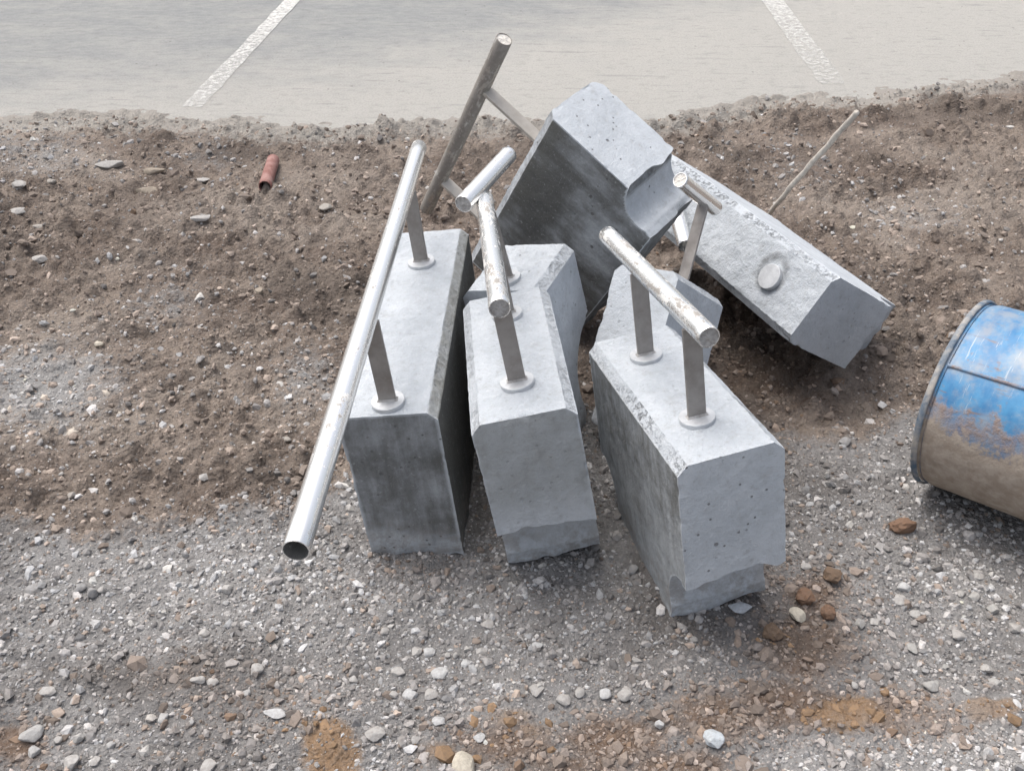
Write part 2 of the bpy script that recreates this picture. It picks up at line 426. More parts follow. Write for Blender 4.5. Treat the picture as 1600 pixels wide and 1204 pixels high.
def ground_z(x, y, zn=None):
    g, br, oc, px, py = zn if zn is not None else zones(x, y)
    e = road_edge(x) - y + 0.07 * fbm2(x * 4, y * 4, 4, 31)
    soil = 1 - g
    h = 0.012 * fbm2(x * 1.1, y * 1.6, 3, 1) + 0.010 * fbm2(x * 5, y * 7, 4, 2)
    # ruts running across, scraped by a machine
    h = h + soil * 0.026 * noise2(x * 1.2 + 0.6 * y, (y - 0.35 * x) * 11, 3) * sstep(-0.3, 0.5, noise2(x * 0.9, y * 0.9, 4))
    rough = np.abs(fbm2(x * 16, y * 16, 4, 8))
    h = h + soil * 0.030 * (rough - 0.35) + (0.0045 + 0.0045 * soil) * fbm2(x * 40, y * 40, 3, 9)
    cl = np.maximum(0, fbm2(x * 9, y * 9, 3, 12) - 0.45)
    h = h + (0.2 + 0.8 * soil) * 0.05 * cl
    h = h + 0.02 * np.maximum(0, blob(px, py, 215, 580, 60, 45)) + (0.010 + 0.012 * fbm2(x * 22, y * 22, 3, 44)) * oc
    near = np.exp(-(((x - 0.25) / 0.55) ** 2 + ((y - 1.95) / 0.6) ** 2))
    h = h * (1 - 0.55 * near) - 0.004
    for cx, cy, ang, hu, hv in ((-0.201, 2.011, 0.038, 0.422, 0.107), (0.082, 1.79, -0.074, 0.17, 0.107), (0.385, 1.635, -0.236, 0.17, 0.107)):
        du, dv = np.array([math.sin(ang), math.cos(ang)]), np.array([math.cos(ang), -math.sin(ang)])
        qu = np.abs((x - cx) * du[0] + (y - cy) * du[1]) - hu; qv = np.abs((x - cx) * dv[0] + (y - cy) * dv[1]) - hv
        sd_ = np.hypot(np.maximum(qu, 0), np.maximum(qv, 0))
        h = h + 0.013 * np.exp(-sd_ / 0.03) * (0.5 + 0.7 * noise2(x * 14, y * 14, 51))
    k = sstep(-0.22, 0.16, e)
    # a low windrow along the road, then down under the road sheet
    up = sstep(0.9, 0.25, e)
    h = h * (1 - up) + np.maximum(h, -0.006) * up
    return (h + 0.014 * up + 0.008 * np.exp(-((e - 0.22) / 0.16) ** 2)) * k + (1 - k) * (-0.012)

def axis(fine0, fine1, step0, step1, far0, far1, n=14):
    a = [fine0]
    while a[-1] < fine1:
        f = (a[-1] - fine0) / (fine1 - fine0)
        a.append(a[-1] + step0 + (step1 - step0) * f)
    lo = fine0 - (fine0 - far0) * (np.linspace(0, 1, n)[1:] ** 3)
    hi = a[-1] + (far1 - a[-1]) * (np.linspace(0, 1, n)[1:] ** 3)
    return np.concatenate([lo[::-1], np.array(a), hi])

gx = axis(-2.75, 2.75, 0.0085, 0.0085, -120, 120)
gy = axis(0.85, 5.35, 0.0065, 0.0135, -120, 150)
X, Y = np.meshgrid(gx, gy)
xs, ys = X.ravel(), Y.ravel()
zn = zones(xs, ys)
zs = ground_z(xs, ys, zn)
nx, ny = len(gx), len(gy)
idx = np.arange(nx * ny).reshape(ny, nx)
quads = np.stack([idx[:-1, :-1], idx[:-1, 1:], idx[1:, 1:], idx[1:, :-1]], -1).reshape(-1, 4)
me = fast_mesh('ground', np.stack([xs, ys, zs], -1), quads, True)
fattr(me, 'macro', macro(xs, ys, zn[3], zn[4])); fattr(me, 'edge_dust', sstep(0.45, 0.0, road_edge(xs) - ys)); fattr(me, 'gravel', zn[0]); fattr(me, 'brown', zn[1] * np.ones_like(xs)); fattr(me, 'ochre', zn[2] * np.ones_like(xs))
tag(link('ground', me, M_GROUND), kind='structure')

# road sheet and its painted bay lines
rx = np.concatenate([np.linspace(-120, -8, 8), np.linspace(-7, 7, 80), np.linspace(8, 120, 8)])
ry = np.concatenate([np.linspace(-0.22, 5.0, 60), np.linspace(5.5, 150, 12)])
X, Y = np.meshgrid(rx, ry); xs = X.ravel(); ys = Y.ravel() + road_edge(xs)
idx = np.arange(len(xs)).reshape(len(ry), len(rx))
quads = np.stack([idx[:-1, :-1], idx[:-1, 1:], idx[1:, 1:], idx[1:, :-1]], -1).reshape(-1, 4)
me = fast_mesh('road', np.stack([xs, ys, 0.0 * xs], -1), quads, True)
fattr(me, 'dust', 0.95 - 0.65 * sstep(0.1, 2.0, (ys - road_edge(xs)) - 0.45 * (xs + 0.6)))
road = tag(link('road', me, M_ROAD), kind='structure')
road['label'] = 'dusty grey asphalt road with worn white bay lines'

def paint_line(p0, p1, ext, wid, w0, w1):
    a, b = at(*p0, z=0)[:2], at(*p1, z=0)[:2]
    d = (b - a) / np.linalg.norm(b - a); n = np.array([-d[1], d[0]])
    ln = np.linalg.norm(b - a) + ext
    k = 60
    vs_, fs, wr = [], [], []
    for i in range(k + 1):
        c = a + d * ln * i / k
        j0, j1 = RNG.normal(0, 0.004, 2)
        vs_ += [(*(c + n * (wid / 2 + j0)), 0.004), (*(c - n * (wid / 2 + j1)), 0.004)]
        wr += [w0 + (w1 - w0) * min(1, i / k * 2.5)] * 2
        if i: fs.append((2 * i - 2, 2 * i - 1, 2 * i + 1, 2 * i))
    me = fast_mesh('parking_line', np.array(vs_), np.array(fs))
    fattr(me, 'wear', np.array(wr))
    return link('parking_line', me, M_LINE, road)
paint_line((300, 168), (458, 0), 4.0, 0.105, 0.66, 0.40)
paint_line((1300, 132), (1206, 0), 4.0, 0.145, 0.72, 0.46)

# ------------------------------------------------------------------ gravel and soil crumbs (uncountable)
ICO = bmesh.new(); bmesh.ops.create_icosphere(ICO, subdivisions=1, radius=1.0)
ICO_V = np.array([v.co[:] for v in ICO.verts]); ICO_F = np.array([[v.index for v in f.verts] for f in ICO.faces]); ICO.free()
ICO = bmesh.new(); bmesh.ops.create_icosphere(ICO, subdivisions=2, radius=1.0)
ICO2_V = np.array([v.co[:] for v in ICO.verts]); ICO2_F = np.array([[v.index for v in f.verts] for f in ICO.faces]); ICO.free()

def rotmats(n, tilt):
    a = RNG.uniform(0, 2 * np.pi, n); b = RNG.normal(0, tilt, n); c = RNG.normal(0, tilt, n)
    ca, sa, cb, sb, cc, sc = np.cos(a), np.sin(a), np.cos(b), np.sin(b), np.cos(c), np.sin(c)
    R = np.empty((n, 3, 3))
    R[:, 0, 0] = ca * cc - sa * sb * sc; R[:, 0, 1] = -sa * cb; R[:, 0, 2] = ca * sc + sa * sb * cc
    R[:, 1, 0] = sa * cc + ca * sb * sc; R[:, 1, 1] = ca * cb; R[:, 1, 2] = sa * sc - ca * sb * cc
    R[:, 2, 0] = -cb * sc; R[:, 2, 1] = sb; R[:, 2, 2] = cb * cc
    return R

def scatter(name, pos, size, flat, cols, V, F_, jit, smooth, label, cat):
    n, k = len(pos), len(V)
    sh = V[None] * (1 + RNG.normal(0, jit, (n, k, 1)))
    sc = np.stack([size * RNG.uniform(0.8, 1.35, n), size * RNG.uniform(0.65, 1.0, n), size * flat * RNG.uniform(0.8, 1.2, n)], -1)
    sh = sh * sc[:, None, :]
    sh = np.einsum('nij,nkj->nki', rotmats(n, 0.45), sh) + pos[:, None, :]
    fc = (F_[None] + (np.arange(n) * k)[:, None, None]).reshape(-1, 3)
    me = fast_mesh(name, sh.reshape(-1, 3), fc, smooth)
    cattr(me, 'tint', np.repeat(cols, k, axis=0))
    o = link(name, me, M_STONE)
    return tag(o, label, cat, kind='stuff')

def sample(n, y0=0.9, y1=5.3):
    """Ground points spread so that they are about equally dense in the picture."""
    px, py = RNG.uniform(-90, 1690, n), RNG.uniform(110, 1270, n)
    d = FW[None] + np.outer((px - 800) / FPX, RT) - np.outer((py - 602) / FPX, UP)
    s = -CAM_H / d[:, 2]
    P = EYE + d * s[:, None]
    return P[:, 0], P[:, 1]

def gravel():
    n = 182000
    x, y = sample(n)
    # thin out: pixel-even sampling puts many more per square metre up close
    zn = zones(x, y)
    g = zn[0]
    dist = np.hypot(x, y)
    patch = 0.5 + 0.5 * fbm2(x * 3.1, y * 3.1, 3, 77)
    dens = (0.36 + 0.64 * g) * (0.45 + 0.55 * np.clip(patch, 0, 1)) * (1 - 0.93 * np.clip(zn[2] * 1.2, 0, 1)) * (1 - 0.35 * np.clip(zn[1], 0, 1))
    inside = (road_edge(x) - y) > -0.03 + 0.06 * np.abs(RNG.normal(0, 1, n))
    keep = (RNG.uniform(0, 1, n) < dens) & inside
    x, y, g = x[keep], y[keep], g[keep]; zn = tuple(v[keep] if isinstance(v, np.ndarray) else v for v in zn)
    n = len(x)
    size = np.clip(0.0022 * np.exp(RNG.normal(0.15, 0.66, n)), 0.0014, 0.0145) * (0.85 + 0.25 * np.clip(y - 1.2, 0, 3))
    size = np.minimum(size, 0.016)
    z = ground_z(x, y, zn) + size * RNG.uniform(-0.30, 0.32, n)
    z = np.where(road_edge(x) - y < 0.02, np.maximum(z, 0.001), z)
    v = RNG.normal(0, 1, n)
    base = np.array([0.275, 0.268, 0.263])[None] * np.exp(0.38 * v)[:, None]
    warm = np.array([0.27, 0.225, 0.192])[None] * np.exp(0.28 * v)[:, None]
    cold = np.array([0.34, 0.345, 0.35])[None] * np.exp(0.25 * v)[:, None]
    pick = RNG.uniform(0, 1, n)
    cols = np.where((pick < (0.70 - 0.60 * g))[:, None], warm, base)
    cols = np.where((pick > 0.97 - 0.17 * g)[:, None], cold, cols)
    pale = RNG.uniform(0, 1, n) < 0.012 + 0.03 * g
    cols[pale] = np.array([0.44, 0.43, 0.41]) * RNG.uniform(0.8, 1.15, (pale.sum(), 1))
    bmix = np.clip(zn[1] * 1.1, 0, 0.7)[:, None] * np.ones((n, 1))
    cols = cols * (1 - bmix) + bmix * np.array([0.22, 0.16, 0.12]) * np.exp(0.25 * v)[:, None]
    mcv = macro(x, y, zn[3], zn[4])
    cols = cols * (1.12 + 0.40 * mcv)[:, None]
    cols = np.clip(cols, 0.04, 0.62)
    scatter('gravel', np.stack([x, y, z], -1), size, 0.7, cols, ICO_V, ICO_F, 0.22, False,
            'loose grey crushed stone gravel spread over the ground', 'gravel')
gravel()

def crumbs():
    n = 36000
    x, y = sample(n)
    zn = zones(x, y); g = zn[0]
    lump = fbm2(x * 2.4, y * 2.4, 3, 91)
    dens = (1 - g) * sstep(-0.3, 0.8, lump) + 0.6 * np.clip(zn[1], 0, 1) + 0.12 * np.clip(zn[2], 0, 1)
    keep = (RNG.uniform(0, 1, n) < dens * 0.7) & ((road_edge(x) - y) > 0.03)
    x, y = x[keep], y[keep]; zn = tuple(v[keep] for v in zn); n = len(x)
    size = np.clip(0.0058 * np.exp(RNG.normal(0.0, 0.62, n)), 0.0025, 0.026) * (1 - 0.35 * np.clip(zn[1], 0, 1))
    z = ground_z(x, y, zn) + size * RNG.uniform(-0.45, 0.15, n)
    v = RNG.normal(0, 1, n)
    cols = np.array([0.225, 0.187, 0.16])[None] * np.exp(0.24 * v)[:, None]
    redd = RNG.uniform(0, 1, n) < 0.05 + 0.2 * np.clip(zn[1], 0, 1)
    cols[redd] = np.array([0.20, 0.14, 0.10]) * RNG.uniform(0.8, 1.2, (redd.sum(), 1))
    oc = (RNG.uniform(0, 1, n) < np.clip(zn[2] * 1.4, 0, 1))
    cols[oc] = np.array([0.28, 0.185, 0.11]) * RNG.uniform(0.75, 1.2, (oc.sum(), 1))
    scatter('soil_crumbs', np.stack([x, y, z], -1), size, 0.7, cols, ICO_V, ICO_F, 0.2, False,
            'crumbly brown soil clods strewn over the bare earth', 'soil')
crumbs()

# ------------------------------------------------------------------ concrete blocks with steel rails
W, CH_, H, H1 = 0.214, 0.021, 0.459, 0.172

def block_profile(u0, u1, h, notch0, notch1, h1):
    """Side outline in (u, w); a cove over a set-back foot at each notched end."""
    def cove(r):
        c = h1 - r
        return [(r * math.cos(a), c + r * math.sin(a)) for a in np.linspace(math.pi / 2, -0.35, 12)]
    r = h1 * 0.60
    pts = [(u0, h)]
    if notch0: pts += [(u0 + a, b) for a, b in cove(r)] + [(u0 + r * 1.02, 0)]
    else: pts += [(u0, 0)]
    if notch1: pts += [(u1 - r * 1.02, 0)] + [(u1 - a, b) for a, b in cove(r)][::-1]
    else: pts += [(u1, 0)]
    pts += [(u1, h)]
    return pts

def concrete_body(name, parent, u0, u1, w, h, h1, ch, notch0, notch1, stain_and_dark, seed, crumb=0.35, mudk=0.8):
    pts = block_profile(u0, u1, h, notch0, notch1, h1)
    bm = bmesh.new()
    L_ = [bm.verts.new((-w / 2, u, z)) for u, z in pts]; R_ = [bm.verts.new((w / 2, u, z)) for u, z in pts]
    bm.faces.new(L_); bm.faces.new(R_[::-1])
    k = len(pts)
    for i in range(k):
        bm.faces.new((L_[i], R_[i], R_[(i + 1) % k], L_[(i + 1) % k]))
    for s in (-1, 1):                                    # chamfered long top edges
        geom = bm.verts[:] + bm.edges[:] + bm.faces[:]
        r = bmesh.ops.bisect_plane(bm, geom=geom, plane_co=(s * w / 2, 0, h - ch), plane_no=(s, 0, 1), clear_outer=True)
        ed = [e for e in r['geom_cut'] if isinstance(e, bmesh.types.BMEdge)]
        bmesh.ops.contextual_create(bm, geom=ed)
    bmesh.ops.recalc_face_normals(bm, faces=bm.faces[:])
    bmesh.ops.triangulate(bm, faces=bm.faces[:])
    tmp = bpy.data.objects.new('tmp', bm_mesh('tmp', bm)); C.objects.link(tmp)
    md = tmp.modifiers.new('r', 'REMESH'); md.mode = 'SHARP'; md.octree_depth = 7; md.scale = 0.98; md.sharpness = 1.0; md.use_remove_disconnected = False
    dg = bpy.context.evaluated_depsgraph_get()
    me = bpy.data.meshes.new_from_object(tmp.evaluated_get(dg))
    bpy.data.objects.remove(tmp)
    n = len(me.vertices)
    co = np.empty(n * 3, np.float32); me.vertices.foreach_get('co', co); co = co.reshape(-1, 3).astype(float)
    no = np.empty(n * 3, np.float32); me.vertices.foreach_get('normal', no); no = no.reshape(-1, 3).astype(float)
    x, y, z = co.T
    axn = np.max(np.abs(no), axis=1)
    top = sstep(0.6, 0.9, no[:, 2]) * sstep(h - 0.03, h - 0.01, z)
    # nearness to an edge of the box, for chipping
    dx, dy0, dy1, dz = w / 2 - np.abs(x), y - u0, u1 - y, h - z
    dd = np.sort(np.abs(np.stack([dx, np.minimum(dy0, dy1), dz, z], 0)), axis=0)
    edge = np.exp(-(dd[0] + dd[1]) / 0.012)
    n1 = noise3(x * 45, y * 45, z * 45, seed); n2 = noise3(x * 110, y * 110, z * 110, seed + 1); n0 = noise3(x * 14, y * 14, z * 14, seed + 2)
    disp = 0.0006 * n1 + 0.0004 * n2 + top * (0.0018 * n0 + 0.0019 * n1 + 0.0013 * n2)
    chip = np.maximum(0, 0.55 * n0 + 0.5 * n1 + 0.3 * n2 - 0.12)
    disp = disp - edge * (0.0006 + 0.010 * chip)
    foot = sstep(0.035, 0.0, z)
    disp = disp + foot * (0.008 * n0 + 0.004 * n1) * (np.minimum(dy0, dy1) < h1)
    co2 = co + no * disp[:, None]
    # ragged lower lip of the end faces
    if notch0 or notch1:
        lip = np.exp(-((z - h1) / 0.02) ** 2) * (np.minimum(dy0, dy1) < 0.02)
        co2[:, 2] += lip * (0.012 * noise3(x * 22, y * 0, z * 0, seed + 4) + 0.004 * n1)
    me.vertices.foreach_set('co', co2.astype(np.float32).ravel())
    me.polygons.foreach_set('use_smooth', [True] * len(me.polygons)); me.update(); me.set_sharp_from_angle(angle=math.radians(38))
    st, ol, pt = stain_and_dark(x, y, z, no, n0)
    fattr(me, 'stain_and_dark', np.clip(st, 0, 1)); fattr(me, 'olive', np.clip(ol, 0, 1)); fattr(me, 'pits', np.clip(pt, 0, 1) * np.ones(n))
    chamf = sstep(0.45, 0.6, np.abs(no[:, 0])) * sstep(0.4, 0.6, no[:, 2])
    fattr(me, 'top', np.clip(top + chamf, 0, 1))
    fattr(me, 'crumb', np.clip(chamf * crumb * sstep(-0.6, 0.5, n0) + 0.25 * top * sstep(0.03, 0.0, dx), 0, 1))
    fattr(me, 'mud', np.clip(sstep(0.15, 0.0, z + 0.07 * n0) * mudk, 0, 1))
    return link(name, me, M_CONC, parent)

def revolve(prof, seg=28, closed=False):
    """Mesh of revolution about local Y; prof = [(radius, y), ...]."""
    bm = bmesh.new(); rings = []
    for r, y in prof:
        rings.append([bm.verts.new((r * math.cos(2 * math.pi * i / seg), y, r * math.sin(2 * math.pi * i / seg))) for i in range(seg)])
    pairs = list(zip(rings[:-1], rings[1:])) + ([(rings[-1], rings[0])] if closed else [])
    for a, b in pairs:
        for i in range(seg):
            bm.faces.new((a[i], b[i], b[(i + 1) % seg], a[(i + 1) % seg]))
    if not closed:
        bm.faces.new(rings[0][::-1] if True else rings[0]); bm.faces.new(rings[-1])
    bmesh.ops.recalc_face_normals(bm, faces=bm.faces[:])
    return bm

def sharp_smooth(me, ang=40):
    me.polygons.foreach_set('use_smooth', [True] * len(me.polygons))
    me.set_sharp_from_angle(angle=math.radians(ang)); me.update()
    return me

def tube_mesh(name, r, wall, u0, u1):
    ri = r - wall
    n = 24
    prof = [(r, u0 + 0.001)] + [(r * (1 + 0.004 * math.sin(i * 1.7)), u0 + (u1 - u0) * i / n) for i in range(1, n)] + [(r, u1 - 0.001), (r - 0.0008, u1), (ri, u1), (ri, u0), (r - 0.0008, u0)]
    return sharp_smooth(bm_mesh(name, revolve(prof, 32, True)))

def plug_mesh(name, r, u, out, rough, seed):
    """Rough disc closing a tube end, slightly set back."""
    rnd = random.Random(seed)
    bm = bmesh.new(); seg = 24
    cen = bm.verts.new((0, u + out * (0.001 + rough * 0.5), 0)); prev = None
    rings = []
    for k, f in enumerate((0.35, 0.7, 1.0)):
        rings.append([bm.verts.new((r * f * math.cos(2 * math.pi * i / seg), u + out * rnd.uniform(-rough, rough), r * f * math.sin(2 * math.pi * i / seg))) for i in range(seg)])
    back = [bm.verts.new((r * math.cos(2 * math.pi * i / seg), u - out * 0.012, r * math.sin(2 * math.pi * i / seg))) for i in range(seg)]
    for i in range(seg):
        bm.faces.new((cen, rings[0][i], rings[0][(i + 1) % seg]))
        for a, b in ((rings[0], rings[1]), (rings[1], rings[2]), (rings[2], back)):
            bm.faces.new((a[i], b[i], b[(i + 1) % seg], a[(i + 1) % seg]))
    bm.faces.new(back)
    bmesh.ops.recalc_face_normals(bm, faces=bm.faces[:])
    return bm_mesh(name, bm)

def box_mesh(name, x0, x1, y0, y1, z0, z1, bev=0.0015):
    bm = bmesh.new(); bmesh.ops.create_cube(bm, size=1.0)
    for v in bm.verts:
        v.co = ((x0 + x1) / 2 + v.co.x * (x1 - x0), (y0 + y1) / 2 + v.co.y * (y1 - y0), (z0 + z1) / 2 + v.co.z * (z1 - z0))
    bmesh.ops.bevel(bm, geom=bm.edges[:], offset=bev, segments=2, affect='EDGES', profile=0.5)
    return bm_mesh(name, bm)

def plate_mesh(name, r, u, v, z0, th, seed=0):
    bm = bmesh.new(); seg = 36
    prof = [(r - 0.002, z0), (r, z0 + 0.001), (r, z0 + th - 0.0012), (r - 0.0012, z0 + th), (0.001, z0 + th)]
    rings = [[bm.verts.new((v + rr * math.cos(2 * math.pi * i / seg), u + rr * math.sin(2 * math.pi * i / seg), z)) for i in range(seg)] for rr, z in prof]
    for a, b in zip(rings[:-1], rings[1:]):
        for i in range(seg): bm.faces.new((a[i], a[(i + 1) % seg], b[(i + 1) % seg], b[i]))
    bm.faces.new(rings[-1]); bm.faces.new(rings[0][::-1])
    return sharp_smooth(bm_mesh(name, bm), 22)

def pose_empty(name, R, t):
    o = bpy.data.objects.new(name, None); o.empty_display_size = 0.1
    C.objects.link(o)
    m = Matrix([[*R[0], t[0]], [*R[1], t[1]], [*R[2], t[2]], [0, 0, 0, 1]])
    o.matrix_world = m
    return o

def rail_block(R, t, label, s=1.0, u0=0.0, L=0.54, h=H, h1=H1, notch=(True, True), posts=(0.12, 0.42), rail=(0.035, 0.605), hp=0.22,
               rail_mat=None, post_mat=None, plugs=(True, True), plug_mat=None, stain_and_dark=None, seed=0, plates=None, wall=0.0022, w=W, v_off=0.0, rs=1.0, crumb=0.35, mudk=0.8):
    root = pose_empty('concrete_rail_block', R, t)
    tag(root, label, 'concrete block', 'heap of concrete blocks with steel rails')
    w = w * s; h = h * s; h1 = h1 * s; L = L * s; u0 = u0 * s
    body = concrete_body('concrete_body', root, u0, L, w, h, h1, CH_ * s, notch[0], notch[1], stain_and_dark, seed, crumb, mudk)
    r = 0.0206 * s * rs
    for u in (plates if plates is not None else posts):
        link('base_plate', plate_mesh('base_plate', 0.036 * s, u * s, v_off, h - 0.002, (0.0115 if posts else 0.017) * s), M_PLATE, root)
    for u in posts:
        link('post', box_mesh('post', v_off - 0.0185 * s, v_off + 0.0185 * s, u * s - 0.0045 * s, u * s + 0.0045 * s, h + 0.0085 * s, h + hp * s - r * 0.8), post_mat or M_BAR, root)
        wb = bmesh.new(); hw, ht = 0.0185 * s, 0.0045 * s
        ring = [(-1, -1), (1, -1), (1, 1), (-1, 1)]
        lo = [wb.verts.new((v_off + i * (hw + 0.004), u * s + j * (ht + 0.004), h + 0.0088 * s)) for i, j in ring]
        hi = [wb.verts.new((v_off + i * (hw + 0.0004), u * s + j * (ht + 0.0004), h + 0.0088 * s + 0.005)) for i, j in ring]
        for i in range(4): wb.faces.new((lo[i], lo[(i + 1) % 4], hi[(i + 1) % 4], hi[i]))
        link('weld', bm_mesh('weld', wb), M_PLUG, root)
    if rail:
        a, b = rail[0] * s, rail[1] * s
        rl = link('rail', tube_mesh('rail', r, wall, a, b), rail_mat or M_SMEAR, root)
        rl.location = (v_off, 0, h + hp * s)
        for k, (u, o) in enumerate(((a, -1), (b, 1))):
            if plugs[k]:
                link('end_plug', plug_mesh('end_plug', r - wall + 0.0003, u - o * 0.0025, o, 0.0012, seed * 3 + k), plug_mat or M_PLUG, rl)
    return root

Z0 = lambda x: np.zeros_like(x)
def st_A(x, y, z, n, q):
    front = sstep(0.6, 0.85, -n[:, 1]); right = sstep(0.8, 0.95, n[:, 0]); ch = sstep(0.4, 0.6, n[:, 0]) * sstep(0.4, 0.6, n[:, 2])  # front is stained; right side is darkened over its whole face
    low = sstep(0.10, 0.05, z + 0.03 * q + 0.15 * (x + 0.05))
    return front * (0.70 - 0.30 * low + 0.12 * q) + right * 0.95 + ch * 0.35, ch * 0.6 + right * 0.25 + front * 0.10, 1 - sstep(0.8, 0.95, n[:, 2])
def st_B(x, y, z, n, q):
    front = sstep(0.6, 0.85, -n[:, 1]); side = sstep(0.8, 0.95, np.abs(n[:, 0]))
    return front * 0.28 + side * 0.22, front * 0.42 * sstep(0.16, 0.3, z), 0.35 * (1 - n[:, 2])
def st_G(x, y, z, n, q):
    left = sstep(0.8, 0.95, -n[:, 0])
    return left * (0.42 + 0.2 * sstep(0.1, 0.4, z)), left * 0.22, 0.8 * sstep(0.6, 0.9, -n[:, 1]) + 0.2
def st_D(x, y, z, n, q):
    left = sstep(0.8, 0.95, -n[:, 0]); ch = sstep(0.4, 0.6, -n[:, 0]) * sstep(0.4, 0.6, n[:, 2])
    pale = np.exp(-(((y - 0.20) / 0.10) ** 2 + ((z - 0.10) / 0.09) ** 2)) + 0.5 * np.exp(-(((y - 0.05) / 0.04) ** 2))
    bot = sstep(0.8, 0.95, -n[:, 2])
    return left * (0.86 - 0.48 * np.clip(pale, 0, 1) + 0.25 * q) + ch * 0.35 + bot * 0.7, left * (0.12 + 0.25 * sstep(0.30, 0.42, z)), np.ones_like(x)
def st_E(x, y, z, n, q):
    ring = np.exp(-((np.hypot(x - 0.012, y - 0.182) - 0.046) / 0.020) ** 2) * sstep(0.6, 0.9, n[:, 2])  # darker ring on the top face, off-centre around the plate
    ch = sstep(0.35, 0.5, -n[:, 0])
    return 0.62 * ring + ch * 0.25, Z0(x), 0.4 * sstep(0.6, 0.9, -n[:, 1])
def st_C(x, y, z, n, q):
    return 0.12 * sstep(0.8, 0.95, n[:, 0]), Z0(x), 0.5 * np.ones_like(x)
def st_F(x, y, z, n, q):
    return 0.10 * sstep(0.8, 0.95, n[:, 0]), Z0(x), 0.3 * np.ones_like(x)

rail_block([[0.9935, 0.0384, -0.1076], [-0.0391, 0.9992, -0.0041], [0.1074, 0.0082, 0.9942]], [-0.2171, 1.5891, -0.0095],
           'longest upright concrete block, dark stained front, with a long bright overhanging rail', L=0.844, h=0.414, notch=(False, False),
           posts=(0.042, 0.653), rail=(-0.604, 0.903), hp=0.221, rail_mat=M_BRIGHT, plugs=(False, True), stain_and_dark=st_A, seed=1)
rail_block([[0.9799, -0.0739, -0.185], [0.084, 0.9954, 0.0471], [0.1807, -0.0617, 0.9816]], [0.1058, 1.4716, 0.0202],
           'middle front concrete block with tan end face and a foreshortened smeared steel rail', posts=(0.122, 0.423), rail=(0.035, 0.605), hp=0.223, stain_and_dark=st_B, seed=2)
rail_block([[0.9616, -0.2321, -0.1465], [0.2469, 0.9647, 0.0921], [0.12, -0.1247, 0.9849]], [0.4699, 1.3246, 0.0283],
           'front right concrete block with clean pitted end face and a rail on two grey posts', posts=(0.134, 0.418), rail=(0.052, 0.618), v_off=-0.010, stain_and_dark=st_G, seed=3, crumb=0.9)
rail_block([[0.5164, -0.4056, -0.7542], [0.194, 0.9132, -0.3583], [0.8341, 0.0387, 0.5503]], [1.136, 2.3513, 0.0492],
           'concrete block lying on its side at the back, bare round plate, no rail', L=0.844, posts=(), plates=(0.172, 0.77), rail=None, stain_and_dark=st_E, seed=4, crumb=0.8, mudk=0.0)
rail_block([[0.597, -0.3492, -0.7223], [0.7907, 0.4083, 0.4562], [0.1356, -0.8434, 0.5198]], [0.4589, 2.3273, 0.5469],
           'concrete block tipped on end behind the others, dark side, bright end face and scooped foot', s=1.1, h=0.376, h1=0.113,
           posts=(0.179, 0.55 - 0.0), L=0.60, rail=(0.015, 0.70), rail_mat=M_DULL, post_mat=M_CREAM, plug_mat=M_CAP, stain_and_dark=st_D, seed=5, mudk=0.0)
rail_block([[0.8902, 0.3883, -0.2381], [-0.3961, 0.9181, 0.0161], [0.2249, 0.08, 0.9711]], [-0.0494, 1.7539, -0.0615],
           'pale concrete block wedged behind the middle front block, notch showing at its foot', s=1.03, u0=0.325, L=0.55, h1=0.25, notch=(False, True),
           posts=(0.373,), rail=(0.28, 0.539), hp=0.251, rail_mat=M_BRIGHT, stain_and_dark=st_C, seed=6)
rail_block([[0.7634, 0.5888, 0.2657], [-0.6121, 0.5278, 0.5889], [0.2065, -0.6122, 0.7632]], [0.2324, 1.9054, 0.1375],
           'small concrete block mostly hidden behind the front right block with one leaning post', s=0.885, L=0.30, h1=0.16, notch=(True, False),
           posts=(0.212,), plates=(0.212,), rail=(0.046, 0.290), hp=0.279, rs=1.1, rail_mat=M_BRIGHT, plug_mat=M_CAP, stain_and_dark=st_F, seed=7)

# ------------------------------------------------------------------ loose steel, rod, red tube
def tube_between(name, a, b, r, wall, mat):
    a, b = Vector(a), Vector(b)
    o = link(name, tube_mesh(name, r, wall, 0, (b - a).length), mat)
    o.rotation_mode = 'QUATERNION'
    o.rotation_quaternion = (b - a).to_track_quat('Y', 'Z')
    o.location = a
    return o

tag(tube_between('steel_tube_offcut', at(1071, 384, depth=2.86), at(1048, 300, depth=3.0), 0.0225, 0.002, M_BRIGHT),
    'short shiny steel tube end poking out under the tipped block', 'steel tube')

def rod(a, b, r, mat):
    a, b = np.array(a), np.array(b)
    n = 26; seg = 8
    d = (b - a) / np.linalg.norm(b - a); s1 = np.cross(d, [0, 0, 1]); s1 /= np.linalg.norm(s1); s2 = np.cross(s1, d)
    bm = bmesh.new(); rings = []
    for i in range(n + 1):
        f = i / n
        c = (b - a) * f + s1 * (0.006 * math.sin(f * 5) + 0.002 * math.sin(f * 31)) + s2 * 0.005 * math.sin(f * 3.1)
        rr = r * (1.0 + 0.10 * math.sin(i * 2.4))
        rings.append([bm.verts.new(c + s1 * rr * math.cos(2 * math.pi * k / seg) + s2 * rr * math.sin(2 * math.pi * k / seg)) for k in range(seg)])
    for p, q in zip(rings[:-1], rings[1:]):
        for k in range(seg): bm.faces.new((p[k], p[(k + 1) % seg], q[(k + 1) % seg], q[k]))
    bm.faces.new(rings[0][::-1]); bm.faces.new(rings[-1])
    bmesh.ops.recalc_face_normals(bm, faces=bm.faces[:])
    o = link('thin_stake', bm_mesh('thin_stake', bm, True), mat)
    o.location = a
    return o
tag(rod(at(1182, 363, z=-0.04), at(1335, 176, depth=2.7), 0.0088, M_ROD), 'thin brown stake stuck in the soil behind the lying block', 'stake')

